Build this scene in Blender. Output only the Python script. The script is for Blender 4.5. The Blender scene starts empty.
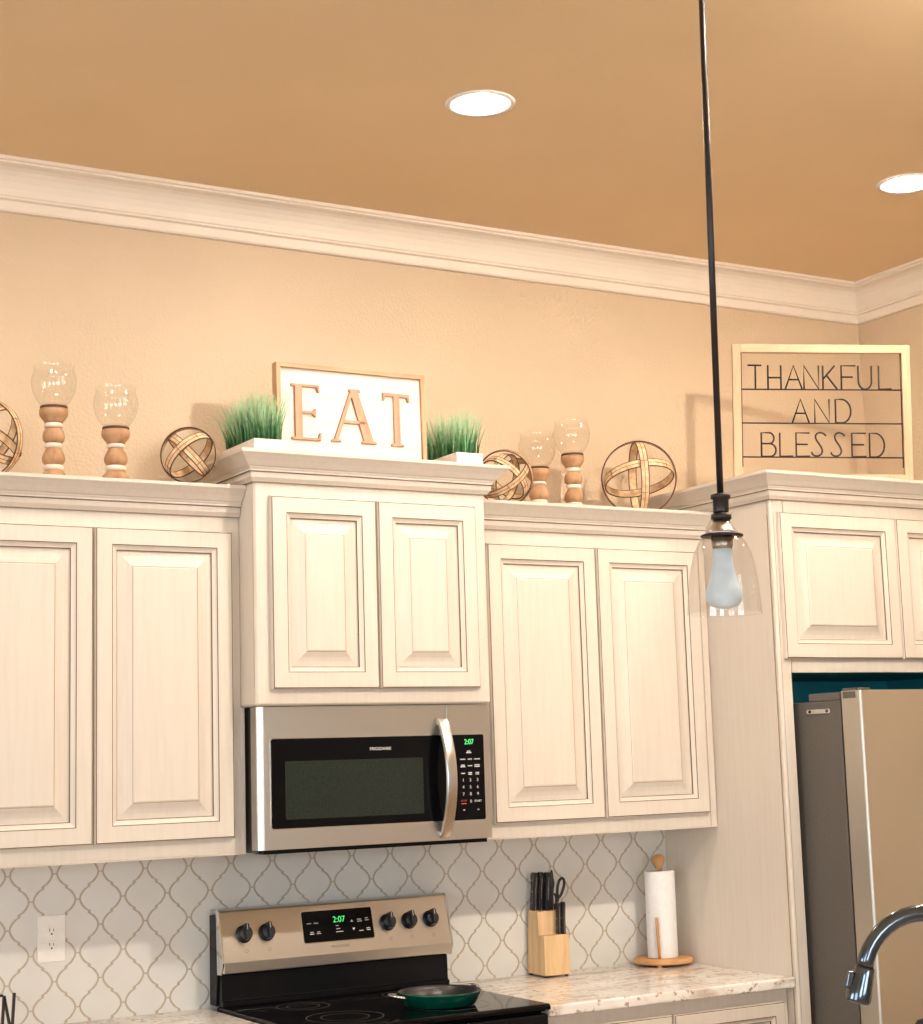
import bpy, bmesh, math, random
from mathutils import Vector, Matrix
PI = math.pi
SC = bpy.context.scene
COL = SC.collection
rnd = random.Random(7)

# ------------------------------------------------------------------ materials
def new_mat(name):
    m = bpy.data.materials.new(name); m.use_nodes = True
    return m, m.node_tree, m.node_tree.nodes['Principled BSDF']
def N(nt, kind, **kw):
    n = nt.nodes.new(kind)
    for k, v in kw.items():
        if k.startswith('i_'): n.inputs[k[2:].replace('_', ' ')].default_value = v
        else: setattr(n, k, v)
    return n
def coords(nt, scale=(1, 1, 1)):
    tc = N(nt, 'ShaderNodeTexCoord'); mp = N(nt, 'ShaderNodeMapping')
    mp.inputs['Scale'].default_value = scale
    nt.links.new(tc.outputs['Object'], mp.inputs['Vector']); return mp.outputs['Vector']
def ramp(nt, fac, stops):
    r = N(nt, 'ShaderNodeValToRGB'); cr = r.color_ramp
    while len(cr.elements) < len(stops): cr.elements.new(.5)
    for e, (p, c) in zip(cr.elements, stops):
        e.position = p; e.color = (*c, 1)
    nt.links.new(fac, r.inputs['Fac']); return r.outputs['Color']
def plain(name, col, rough=.5, metal=0, spec=.5, emit=None, es=0, coat=0):
    m, nt, b = new_mat(name)
    b.inputs['Base Color'].default_value = (*col, 1); b.inputs['Roughness'].default_value = rough
    b.inputs['Metallic'].default_value = metal; b.inputs['Specular IOR Level'].default_value = spec
    b.inputs['Coat Weight'].default_value = coat
    if emit: b.inputs['Emission Color'].default_value = (*emit, 1); b.inputs['Emission Strength'].default_value = es
    # faint variation so nothing is perfectly uniform
    nz = N(nt, 'ShaderNodeTexNoise', i_Scale=35, i_Detail=3)
    nt.links.new(coords(nt), nz.inputs['Vector'])
    c = ramp(nt, nz.outputs['Fac'], [(.3, tuple(x*.95 for x in col)), (.7, tuple(min(1, x*1.05) for x in col))])
    nt.links.new(c, b.inputs['Base Color'])
    return m
def noisy(name, c1, c2, scale, rough=.5, bump=0, stretch=(1, 1, 1), detail=4, bscale=None, p=(.35, .65), metal=0, dist=.02, distort=0):
    m, nt, b = new_mat(name)
    v = coords(nt, stretch)
    nz = N(nt, 'ShaderNodeTexNoise', i_Scale=scale, i_Detail=detail, i_Distortion=distort); nt.links.new(v, nz.inputs['Vector'])
    nt.links.new(ramp(nt, nz.outputs['Fac'], [(p[0], c1), (p[1], c2)]), b.inputs['Base Color'])
    b.inputs['Roughness'].default_value = rough; b.inputs['Metallic'].default_value = metal
    if bump:
        n2 = N(nt, 'ShaderNodeTexNoise', i_Scale=bscale or scale, i_Detail=3); nt.links.new(v, n2.inputs['Vector'])
        bp = N(nt, 'ShaderNodeBump', i_Strength=bump, i_Distance=dist); nt.links.new(n2.outputs['Fac'], bp.inputs['Height'])
        nt.links.new(bp.outputs['Normal'], b.inputs['Normal'])
    return m
M = {}
M['wall'] = noisy('tan_orange_peel_wall', (.59, .455, .31), (.62, .48, .33), 3, .42, .55, bscale=95, dist=.006)
M['ceiling'] = noisy('tan_ceiling_paint', (.80, .61, .375), (.83, .635, .395), 2, .75, .15, bscale=140, dist=.003)
M['trim'] = noisy('white_trim_paint', (.80, .71, .60), (.83, .74, .63), 4, .45)
M['cab'] = noisy('cream_glazed_paint', (.66, .59, .51), (.69, .625, .545), 9, .42, stretch=(9, 9, .5), p=(.25, .6))
M['glaze'] = plain('brown_glaze_line', (.13, .075, .035), .6)
M['glaze_soft'] = plain('soft_glaze_line', (.36, .25, .15), .6)
M['teal'] = plain('dark_teal_panel', (.03, .42, .50), .5)  # tinted shadow of the refrigerator alcove, put into the colour
M['black'] = plain('black_enamel', (.006, .006, .007), .25, spec=.18)
M['glass_black'] = plain('black_glass', (.003, .003, .004), .06, spec=.14)
M['plastic'] = plain('black_plastic', (.012, .013, .018), .28)
M['window'] = noisy('door_mesh_window', (.012, .017, .014), (.028, .035, .029), 420, .12, detail=1)
M['window'].node_tree.nodes['Principled BSDF'].inputs['Specular IOR Level'].default_value = .2
M['ltext'] = plain('pale_print', (.72, .72, .70), .5)
M['red'] = plain('red_print', (.55, .06, .05), .5)
M['dtext'] = plain('dark_print', (.22, .19, .16), .4)
M['green_led'] = plain('green_display_digits', (.05, .6, .15), .5, emit=(.10, 1.0, .26), es=.9)
M['darkgrey'] = noisy('grey_textured_side', (.095, .085, .075), (.115, .103, .09), 160, .55, .25, bscale=220, dist=.002)
M['chrome'] = plain('polished_metal', (.78, .76, .73), .12, 1)
M['bronze'] = plain('dark_bronze_metal', (.05, .045, .045), .38, .85)
M['nickel'] = plain('aged_nickel_collar', (.42, .37, .32), .3, 1)
M['faucet'] = plain('blackened_steel', (.13, .155, .19), .16, 1)
M['white_plastic'] = plain('white_plastic', (.82, .78, .72), .35)
M['slot'] = plain('outlet_slot_dark', (.03, .025, .02), .5)
M['paper'] = noisy('white_paper', (.86, .85, .84), (.9, .89, .88), 60, .9, .3, bscale=120, dist=.002)
M['whitewash'] = noisy('whitewashed_wood', (.74, .66, .60), (.86, .81, .76), 14, .7, .2, stretch=(1, 6, 6))
M['board'] = noisy('white_painted_board', (.70, .65, .59), (.76, .72, .66), 10, .6, .15, stretch=(.6, 6, 8))
M['rattan'] = noisy('pale_rattan', (.55, .33, .16), (.84, .64, .40), 40, .55, .3)
M['cord'] = plain('dark_rattan_edge', (.10, .045, .028), .6)
M['soil'] = noisy('dark_moss', (.03, .04, .015), (.08, .09, .03), 60, .9)
M['lens'] = plain('lit_lamp_lens', (.9, .9, .9), .5, emit=(1.0, .875, .73), es=440)
M['lens_swivel'] = plain('lit_flood_lens', (.9, .9, .9), .5, emit=(1.0, .875, .73), es=2200)
M['bulb'] = plain('frosted_bulb', (.64, .76, .84), .35, emit=(.60, .82, 1.0), es=.10)
M['can_trim'] = plain('white_can_trim', (.86, .82, .78), .4)
M['pan_in'] = plain('dark_nonstick', (.02, .02, .02), .3)
M['pan_green'] = plain('green_enamel', (.0, .075, .045), .2, coat=.3)
M['floor'] = noisy('pale_plank_floor', (.36, .25, .16), (.50, .37, .25), 6, .4, .1, stretch=(1, 8, 1))
M['sky_wall'] = plain('pale_wall', (.6, .47, .33), .7)

def wood(name, c1, c2, stretch=(10, 10, 1), scale=4, rough=.55):
    return noisy(name, c1, c2, scale, rough, .15, stretch=stretch, detail=6, p=(.3, .7), distort=.6, dist=.004)
M['pine_v'] = wood('pale_pine_upright', (.44, .28, .155), (.54, .38, .24), (12, 12, 1))
M['pine_h'] = wood('pale_pine_rail', (.44, .28, .155), (.54, .38, .24), (1, 12, 12))
M['frame_v'] = wood('tan_frame_upright', (.50, .28, .145), (.62, .38, .22), (12, 12, 1))
M['frame_h'] = wood('tan_frame_rail', (.50, .28, .145), (.62, .38, .22), (1, 12, 12))
M['letter'] = wood('tan_wood_letter', (.44, .235, .14), (.56, .32, .20), (12, 12, 1))
M['turned'] = wood('turned_brown_wood', (.36, .185, .085), (.56, .34, .19), (6, 6, 2), 6, .5)
M['bead'] = plain('whitewashed_bead', (.80, .72, .62), .6)
M['block'] = wood('pale_block_wood', (.66, .42, .20), (.80, .56, .31), (14, 14, 1))
M['iron'] = plain('blackened_iron_wire', (.022, .012, .009), .5, .3)
M['oak'] = wood('honey_wood', (.52, .25, .09), (.68, .38, .17), (3, 3, 3))

def steel(name, col, r1, r2, axis):
    m, nt, b = new_mat(name)
    b.inputs['Metallic'].default_value = 1; b.inputs['Base Color'].default_value = (*col, 1)
    st = {'x': (.8, 140, 140), 'z': (140, 140, .8)}[axis]
    nz = N(nt, 'ShaderNodeTexNoise', i_Scale=6, i_Detail=3); nt.links.new(coords(nt, st), nz.inputs['Vector'])
    mr = N(nt, 'ShaderNodeMapRange'); mr.inputs['To Min'].default_value = r1; mr.inputs['To Max'].default_value = r2
    nt.links.new(nz.outputs['Fac'], mr.inputs['Value']); nt.links.new(mr.outputs['Result'], b.inputs['Roughness'])
    b.inputs['Anisotropic'].default_value = .5
    if axis == 'z': b.inputs['Anisotropic Rotation'].default_value = .25
    return m
M['steel'] = steel('brushed_stainless', (.60, .57, .52), .27, .31, 'x')
M['fridge_steel'] = steel('brushed_fridge_stainless', (.63, .60, .54), .32, .40, 'z')

def thin_glass(name, tint=(.97, .96, .95), lo=.06, hi=.75):
    m, nt, b = new_mat(name); nt.nodes.remove(b)
    out = nt.nodes['Material Output']
    tr = N(nt, 'ShaderNodeBsdfTransparent'); tr.inputs['Color'].default_value = (*tint, 1)
    gl = N(nt, 'ShaderNodeBsdfGlossy'); gl.inputs['Roughness'].default_value = .03
    lw = N(nt, 'ShaderNodeLayerWeight', i_Blend=.35)
    mr = N(nt, 'ShaderNodeMapRange'); mr.inputs['To Min'].default_value = lo; mr.inputs['To Max'].default_value = hi
    pw = N(nt, 'ShaderNodeMath', operation='POWER'); pw.inputs[1].default_value = 2.2
    mx = N(nt, 'ShaderNodeMixShader')
    L = nt.links
    L.new(lw.outputs['Facing'], pw.inputs[0]); L.new(pw.outputs[0], mr.inputs['Value']); L.new(mr.outputs['Result'], mx.inputs['Fac'])
    L.new(tr.outputs[0], mx.inputs[1]); L.new(gl.outputs[0], mx.inputs[2]); L.new(mx.outputs[0], out.inputs['Surface'])
    return m
M['glass'] = thin_glass('clear_thin_glass', (.98, .97, .955), .07, .6)
M['shade_glass'] = thin_glass('clear_pendant_glass', (.955, .95, .945), .10, .7)
M['pane'] = thin_glass('window_pane_glass', (.98, .98, .98), .03, .3)

def tile_mat():
    PX, PZ, X0, Z0 = .1330, .1475, -.394, 1.250
    m, nt, b = new_mat('arabesque_tile'); L = nt.links
    tc = N(nt, 'ShaderNodeTexCoord'); sp = N(nt, 'ShaderNodeSeparateXYZ'); L.new(tc.outputs['Object'], sp.inputs[0])
    def mt(op, a, b_=None, c=None):
        n = N(nt, 'ShaderNodeMath', operation=op)
        for i, v in enumerate((a, b_, c)):
            if v is None: continue
            if isinstance(v, (int, float)): n.inputs[i].default_value = v
            else: L.new(v, n.inputs[i])
        return n.outputs[0]
    # tile centred where side nodes are half a pitch away
    u = mt('DIVIDE', mt('SUBTRACT', sp.outputs['X'], X0 + PX/2), PX)
    w = mt('DIVIDE', mt('SUBTRACT', sp.outputs['Z'], Z0), PZ)
    up = mt('ABSOLUTE', mt('SUBTRACT', mt('FRACT', mt('ADD', u, 100.5)), .5))      # 0 at tile centre .. .5
    vp = mt('ABSOLUTE', mt('SUBTRACT', mt('FRACT', mt('ADD', w, 100.5)), .5))
    a = mt('MULTIPLY', vp, 2.0)                                                    # 0..1
    base = mt('MULTIPLY', mt('COSINE', mt('MULTIPLY', a, PI)), .198)
    # a small ledge half way down the side, as on a lantern tile
    t = mt('SUBTRACT', a, .5)
    wob = mt('MULTIPLY', mt('SINE', mt('MULTIPLY', t, 26.0)), mt('MULTIPLY', mt('POWER', 2.718, mt('MULTIPLY', mt('MULTIPLY', t, t), -90.0)), .031))
    g = mt('ADD', mt('ADD', base, .25), wob)
    d = mt('ABSOLUTE', mt('SUBTRACT', up, g))
    slope = mt('MULTIPLY', mt('SINE', mt('MULTIPLY', a, PI)), 1.24)
    nrm = mt('SQRT', mt('ADD', mt('MULTIPLY', slope, slope), 1.0))
    dist = mt('MULTIPLY', mt('DIVIDE', d, nrm), PX)
    e1 = mt('ADD', mt('MULTIPLY', mt('SUBTRACT', .5, vp), PZ), mt('MULTIPLY', mt('GREATER_THAN', up, .052), 1.0))
    e2 = mt('ADD', mt('MULTIPLY', vp, PZ), mt('MULTIPLY', mt('LESS_THAN', up, .448), 1.0))
    dist = mt('MINIMUM', dist, mt('ADD', mt('MINIMUM', e1, e2), .0008))
    mr = N(nt, 'ShaderNodeMapRange', interpolation_type='SMOOTHSTEP'); L.new(dist, mr.inputs['Value'])
    mr.inputs['From Min'].default_value = .0014; mr.inputs['From Max'].default_value = .0042
    mx = N(nt, 'ShaderNodeMix', data_type='RGBA'); L.new(mr.outputs['Result'], mx.inputs['Factor'])
    mx.inputs[6].default_value = (.46, .39, .30, 1)
    # slight change of tone from glaze to glaze
    nz = N(nt, 'ShaderNodeTexNoise', i_Scale=5, i_Detail=2); L.new(tc.outputs['Object'], nz.inputs['Vector'])
    L.new(ramp(nt, nz.outputs['Fac'], [(.35, (.67, .65, .61)), (.65, (.73, .71, .67))]), mx.inputs[7])
    L.new(mx.outputs[2], b.inputs['Base Color'])
    mr2 = N(nt, 'ShaderNodeMapRange'); L.new(mr.outputs['Result'], mr2.inputs['Value'])
    mr2.inputs['To Min'].default_value = .8; mr2.inputs['To Max'].default_value = .22; L.new(mr2.outputs['Result'], b.inputs['Roughness'])
    bp = N(nt, 'ShaderNodeBump', i_Strength=.5, i_Distance=.002); L.new(mr.outputs['Result'], bp.inputs['Height']); L.new(bp.outputs['Normal'], b.inputs['Normal'])
    return m
M['tile'] = tile_mat()
def granite():
    m, nt, b = new_mat('speckled_granite'); L = nt.links
    v = coords(nt)
    n1 = N(nt, 'ShaderNodeTexNoise', i_Scale=9, i_Detail=6, i_Distortion=1.4); L.new(coords(nt, (.6, 1.6, 1)), n1.inputs['Vector'])
    c1 = ramp(nt, n1.outputs['Fac'], [(.33, (.52, .44, .37)), (.46, (.78, .73, .67)), (.7, (.88, .85, .81))])
    n2 = N(nt, 'ShaderNodeTexVoronoi', i_Scale=150); L.new(v, n2.inputs['Vector'])
    n3 = N(nt, 'ShaderNodeTexNoise', i_Scale=55, i_Detail=4); L.new(v, n3.inputs['Vector'])
    mk = ramp(nt, n3.outputs['Fac'], [(.57, (0, 0, 0)), (.66, (1, 1, 1))])
    mx = N(nt, 'ShaderNodeMix', data_type='RGBA'); L.new(mk, mx.inputs['Factor']); L.new(c1, mx.inputs[6])
    c3 = ramp(nt, n2.outputs['Distance'], [(.1, (.10, .06, .05)), (.5, (.45, .36, .30))]); L.new(c3, mx.inputs[7])
    L.new(mx.outputs[2], b.inputs['Base Color']); b.inputs['Roughness'].default_value = .12
    return m
M['granite'] = granite()
def grass_mat():
    m, nt, b = new_mat('artificial_grass'); L = nt.links
    tc = N(nt, 'ShaderNodeTexCoord')
    at = N(nt, 'ShaderNodeAttribute', attribute_name='tip'); 
    nz = N(nt, 'ShaderNodeTexNoise', i_Scale=60); L.new(tc.outputs['Object'], nz.inputs['Vector'])
    ad = N(nt, 'ShaderNodeMath', operation='MULTIPLY_ADD'); L.new(nz.outputs['Fac'], ad.inputs[0]); ad.inputs[1].default_value = .7; L.new(at.outputs['Fac'], ad.inputs[2])
    L.new(ramp(nt, ad.outputs[0], [(.3, (.015, .075, .028)), (.65, (.07, .23, .07)), (1.0, (.38, .58, .34))]), b.inputs['Base Color'])
    b.inputs['Roughness'].default_value = .45
    return m
M['grass'] = grass_mat()

# ------------------------------------------------------------------ mesh builder
class MB:
    def __init__(s): s.v = []; s.f = []; s.m = []; s.sm = []
    def add(s, vs, fs, mi=0, smooth=False):
        o = len(s.v); s.v += [tuple(v) for v in vs]
        for f in fs: s.f.append(tuple(o + i for i in f)); s.m.append(mi); s.sm.append(smooth)
    def box(s, x0, x1, y0, y1, z0, z1, mi=0):
        vs = [(x, y, z) for z in (z0, z1) for y in (y0, y1) for x in (x0, x1)]
        s.add(vs, [(0, 2, 3, 1), (4, 5, 7, 6), (0, 1, 5, 4), (2, 6, 7, 3), (0, 4, 6, 2), (1, 3, 7, 5)], mi)
    def prism(s, poly, axis, a, b, mi=0, smooth=False):
        """poly: 2D points; axis: extrusion axis; other two axes in order"""
        def P(p, t):
            return {'x': (t, p[0], p[1]), 'y': (p[0], t, p[1]), 'z': (p[0], p[1], t)}[axis]
        n = len(poly); vs = [P(p, a) for p in poly] + [P(p, b) for p in poly]
        s.add(vs, [tuple(range(n))[::-1], tuple(range(n, 2*n))], mi)
        o = len(s.v) - 2*n
        for i in range(n):
            j = (i+1) % n; s.f.append((o+i, o+j, o+n+j, o+n+i)); s.m.append(mi); s.sm.append(smooth)
    def lathe(s, prof, c=(0, 0, 0), seg=32, mi=0, smooth=True, mat=None):
        vs = []
        for r, z in prof:
            for k in range(seg):
                a = 2*PI*k/seg; vs.append(Vector((r*math.cos(a), r*math.sin(a), z)))
        if mat is not None: vs = [mat @ v for v in vs]
        vs = [(v[0]+c[0], v[1]+c[1], v[2]+c[2]) for v in vs]
        fs = []
        for i in range(len(prof)-1):
            for k in range(seg):
                k2 = (k+1) % seg; fs.append((i*seg+k, i*seg+k2, (i+1)*seg+k2, (i+1)*seg+k))
        s.add(vs, fs, mi, smooth)
        o = len(s.v) - len(vs)
        if prof[0][0] > 1e-6: s.f.append(tuple(o+k for k in range(seg))[::-1]) if prof[0][0] > .0 and s.cap else None
        if len(s.f) > len(s.m): s.m.append(mi); s.sm.append(False)
        if s.cap and prof[-1][0] > 1e-6:
            s.f.append(tuple(o+(len(prof)-1)*seg+k for k in range(seg))); s.m.append(mi); s.sm.append(False)
    cap = True
    def tube(s, pts, r, seg=10, mi=0, closed=False, caps=True):
        pts = [Vector(p) for p in pts]; n = len(pts); rr = r if isinstance(r, (list, tuple)) else [r]*n
        T = []
        for i in range(n):
            if closed: t = pts[(i+1) % n] - pts[i-1]
            else: t = pts[min(i+1, n-1)] - pts[max(i-1, 0)]
            T.append(t.normalized())
        up = Vector((0, 0, 1)) if abs(T[0].z) < .9 else Vector((1, 0, 0))
        nx = T[0].cross(up).normalized(); vs = []
        for i in range(n):
            nx = (nx - T[i]*nx.dot(T[i])).normalized(); ny = T[i].cross(nx)
            for k in range(seg):
                a = 2*PI*k/seg; vs.append(pts[i] + (nx*math.cos(a) + ny*math.sin(a))*rr[i])
        fs = []
        for i in range(n if closed else n-1):
            j = (i+1) % n
            for k in range(seg):
                k2 = (k+1) % seg; fs.append((i*seg+k, i*seg+k2, j*seg+k2, j*seg+k))
        s.add(vs, fs, mi, True)
        if caps and not closed:
            o = len(s.v)-len(vs)
            for idx in (tuple(o+k for k in range(seg))[::-1], tuple(o+(n-1)*seg+k for k in range(seg))):
                s.f.append(idx); s.m.append(mi); s.sm.append(False)
    def build(s, name, mats, parent=None, bevel=0, loc=None, rot=None, seg=2):
        me = bpy.data.meshes.new(name); me.from_pydata(s.v, [], s.f)
        if not isinstance(mats, (list, tuple)): mats = [mats]
        for m in mats: me.materials.append(M[m])
        for p, mi, sm in zip(me.polygons, s.m, s.sm): p.material_index = mi; p.use_smooth = sm
        bm = bmesh.new(); bm.from_mesh(me); bmesh.ops.recalc_face_normals(bm, faces=bm.faces); bm.to_mesh(me); bm.free()
        o = bpy.data.objects.new(name, me); COL.objects.link(o)
        if parent: o.parent = parent
        if loc: o.location = loc
        if rot: o.rotation_euler = rot
        if bevel:
            b = o.modifiers.new('bevel', 'BEVEL'); b.width = bevel; b.segments = seg; b.limit_method = 'ANGLE'; b.angle_limit = math.radians(40)
        return o
def thing(name, label, cat, loc=(0, 0, 0), rot=(0, 0, 0), group=None):
    o = bpy.data.objects.new(name, None); COL.objects.link(o); o.empty_display_size = .1
    o.location = loc; o.rotation_euler = rot; o['label'] = label; o['category'] = cat
    if group: o['group'] = group
    return o
def tag(o, label, cat, group=None):
    o['label'] = label; o['category'] = cat
    if group: o['group'] = group
    return o
def struct(o, label=None, cat=None):
    o['kind'] = 'structure'
    if label: o['label'] = label
    if cat: o['category'] = cat
    return o
def copy_tree(o, parent=None):
    c = o.copy(); COL.objects.link(c); c.parent = parent
    for ch in [x for x in COL.objects if x.parent == o]: copy_tree(ch, c)
    return c
def text_mesh(txt, size, name, mat, parent, x, y, z, rx=PI/2, extrude=.0004, align='CENTER', ry=0, sx=1.0):
    cu = bpy.data.curves.new('tmp', 'FONT'); cu.body = txt; cu.size = size; cu.extrude = extrude; cu.align_x = align; cu.align_y = 'CENTER'
    to = bpy.data.objects.new('tmp', cu); COL.objects.link(to)
    dg = bpy.context.evaluated_depsgraph_get(); me = bpy.data.meshes.new_from_object(to.evaluated_get(dg))
    bpy.data.objects.remove(to); bpy.data.curves.remove(cu)
    me.name = name; me.materials.clear(); me.materials.append(M[mat])
    o = bpy.data.objects.new(name, me); COL.objects.link(o); o.parent = parent
    o.location = (x, y, z); o.rotation_euler = (rx, ry, 0); o.scale = (sx, 1, 1)
    return o
def sweep(mb, path, prof, mi=0, flip=1):
    """mitred sweep of a closed profile [(out, z)] along a horizontal polyline; out is to the right of travel * flip"""
    P = [Vector((p[0], p[1])) for p in path]; n = len(P); rings = []
    for i in range(n):
        ds = []
        if i > 0: ds.append((P[i]-P[i-1]).normalized())
        if i < n-1: ds.append((P[i+1]-P[i]).normalized())
        ns = [Vector((d.y, -d.x))*flip for d in ds]
        if len(ns) == 2:
            m_ = (ns[0]+ns[1]).normalized(); m_ = m_ / m_.dot(ns[0])
        else: m_ = ns[0]
        rings.append([(P[i].x+m_.x*o, P[i].y+m_.y*o, z) for o, z in prof])
    k = len(prof); vs = [v for r in rings for v in r]; fs = []; ms = []
    for i in range(n-1):
        for j in range(k):
            j2 = (j+1) % k; fs.append((i*k+j, i*k+j2, (i+1)*k+j2, (i+1)*k+j))
    fs += [tuple(range(k))[::-1], tuple((n-1)*k+j for j in range(k))]
    mb.add(vs, fs, mi)
def arc(cx, cz, r, a0, a1, n): return [(cx+r*math.cos(math.radians(a0+(a1-a0)*i/n)), cz+r*math.sin(math.radians(a0+(a1-a0)*i/n))) for i in range(n+1)]

# ------------------------------------------------------------------ room shell
H = 3.3725; XC = 2.7214; XW = -5.2; YW = -8.0
def slab(name, x0, x1, y0, y1, z0, z1, mat):
    mb = MB(); mb.box(x0, x1, y0, y1, z0, z1); return struct(mb.build(name, mat))
slab('floor', XW, XC, YW, 0, -.1, 0, 'floor')
# ceiling with round cut-outs for the recessed lamps
CANS = [(.395, -1.035), (1.965, -1.045), (-1.02, -1.0), (.35, -2.65), (1.12, -2.65), (2.25, -2.65)]
def ceiling_mesh():
    bm = bmesh.new(); R = .078; S = .14
    xs = sorted({XW, XC} | {c[0]-S for c in CANS} | {c[0]+S for c in CANS}); ys = sorted({YW, 0} | {c[1]-S for c in CANS} | {c[1]+S for c in CANS})
    vd = {}
    def V(x, y, z=H):
        k = (round(x, 5), round(y, 5), round(z, 5))
        if k not in vd: vd[k] = bm.verts.new((x, y, z))
        return vd[k]
    # simple grid, with a hole ring in each lamp's own square
    done = []
    for c in CANS:
        n = 32; ring = [V(c[0]+R*math.cos(2*PI*i/n), c[1]+R*math.sin(2*PI*i/n)) for i in range(n)]
        sq = []
        for i in range(n):
            a = 2*PI*i/n; ca, sa = math.cos(a), math.sin(a); k = S/max(abs(ca), abs(sa)); sq.append(V(c[0]+ca*k, c[1]+sa*k))
        top = [V(v.co.x, v.co.y, H+.12) for v in ring]
        for i in range(n):
            j = (i+1) % n
            bm.faces.new((ring[i], ring[j], sq[j], sq[i])); bm.faces.new((ring[i], top[i], top[j], ring[j]))
    for i in range(len(xs)-1):
        for j in range(len(ys)-1):
            mx, my = (xs[i]+xs[i+1])/2, (ys[j]+ys[j+1])/2
            if any(abs(mx-c[0]) < S and abs(my-c[1]) < S for c in CANS): continue
            if xs[i+1]-xs[i] < 1e-5 or ys[j+1]-ys[j] < 1e-5: continue
            bm.faces.new([V(xs[i], ys[j]), V(xs[i], ys[j+1]), V(xs[i+1], ys[j+1]), V(xs[i+1], ys[j])])
    bm.faces.new([bm.verts.new(p) for p in ((XW, YW, H+.14), (XC, YW, H+.14), (XC, 0, H+.14), (XW, 0, H+.14))])
    me = bpy.data.meshes.new('ceiling'); bm.to_mesh(me); bm.free(); me.materials.append(M['ceiling'])
    o = bpy.data.objects.new('ceiling', me); COL.objects.link(o); return struct(o)
ceiling_mesh()
slab('wall_back', XW, XC+.1, 0, .1, 0, H, 'wall')
slab('wall_right', XC, XC+.1, YW, 0, 0, H, 'wall')
def wall_with_windows(name, axis, pos, th, a0, a1, wins, mat):
    mb = MB()
    def bx(u0, u1, z0, z1):
        if u1-u0 < 1e-4 or z1-z0 < 1e-4: return
        if axis == 'x': mb.box(min(pos, pos+th), max(pos, pos+th), u0, u1, z0, z1)
        else: mb.box(u0, u1, min(pos, pos+th), max(pos, pos+th), z0, z1)
    cur = a0
    for (u0, u1, z0, z1) in wins:
        bx(cur, u0, 0, H); bx(u0, u1, 0, z0); bx(u0, u1, z1, H); cur = u1
    bx(cur, a1, 0, H)
    return struct(mb.build(name, mat))
WF = [(-4.2, -2.4, .9, 2.5), (-1.2, .9, .9, 2.5)]  # unseen windows, added to bring daylight into the room
WL = [(-6.6, -4.4, .3, 2.5), (-3.2, -1.2, .9, 2.5)]
wall_with_windows('wall_front', 'y', YW, -.12, XW, XC, WF, 'sky_wall')
wall_with_windows('wall_left', 'x', XW, -.12, YW, 0, WL, 'sky_wall')
def window(n, axis, pos, u0, u1, z0, z1):
    mb = MB(); t = .05
    def bx(a, b, c, d, p0=-.09, p1=-.02):
        if axis == 'x': mb.box(pos+p0, pos+p1, a, b, c, d)
        else: mb.box(a, b, pos+p0, pos+p1, c, d)
    um = (u0+u1)/2; zm = (z0+z1)/2
    for q in ((u0, u1, z0, z0+t), (u0, u1, z1-t, z1), (u0, u0+t, z0+t, z1-t), (u1-t, u1, z0+t, z1-t), (um-.02, um+.02, z0+t, z1-t), (u0+t, um-.02, zm-.015, zm+.015), (um+.02, u1-t, zm-.015, zm+.015)): bx(*q)
    o = struct(mb.build('window_%d' % n, 'trim'))
    mb2 = MB()
    if axis == 'x': mb2.box(pos-.058, pos-.052, u0+t, u1-t, z0+t, z1-t)
    else: mb2.box(u0+t, u1-t, pos-.058, pos-.052, z0+t, z1-t)
    g = mb2.build('pane', 'pane', o)
    return o
for i, w in enumerate(WF): window(i+1, 'y', YW, *w)
for i, w in enumerate(WL): window(i+3, 'x', XW, *w)
# ceiling crown moulding
def room_crown(z):
    p = [(0, z), (.0967, z), (.0967, z-.010), (.090, z-.013), (.090, z-.018), (.084, z-.021)]
    p += [(.084-.052*math.sin(math.radians(t)), z-.021-.076*(1-math.cos(math.radians(t)))) for t in range(15, 91, 15)]
    p += [(.028, z-.100), (.028, z-.106), (.017, z-.109), (.017, z-.134), (.013, z-.1397), (0, z-.1397)]
    return p
mb = MB(); sweep(mb, [(XW, 0), (XC, 0)], [(o, z) for o, z in room_crown(H)])
for v in range(len(mb.v)):   # mitre at the corner
    x, y, z = mb.v[v]
    if x > XC-.001: mb.v[v] = (XC+y, y, z)
struct(mb.build('trim_1', 'trim'))
mb = MB(); sweep(mb, [(XC, 0), (XC, YW)], [(o, z) for o, z in room_crown(H)])
for v in range(len(mb.v)):
    x, y, z = mb.v[v]
    if y > -.001: mb.v[v] = (x, x-XC, z)
struct(mb.build('trim_2', 'trim'))
# tiled backsplash
mb = MB(); mb.box(-3.0, 1.669, -.008, 0, .90, 1.90)
struct(mb.build('wall_backsplash', 'tile'))

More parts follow.
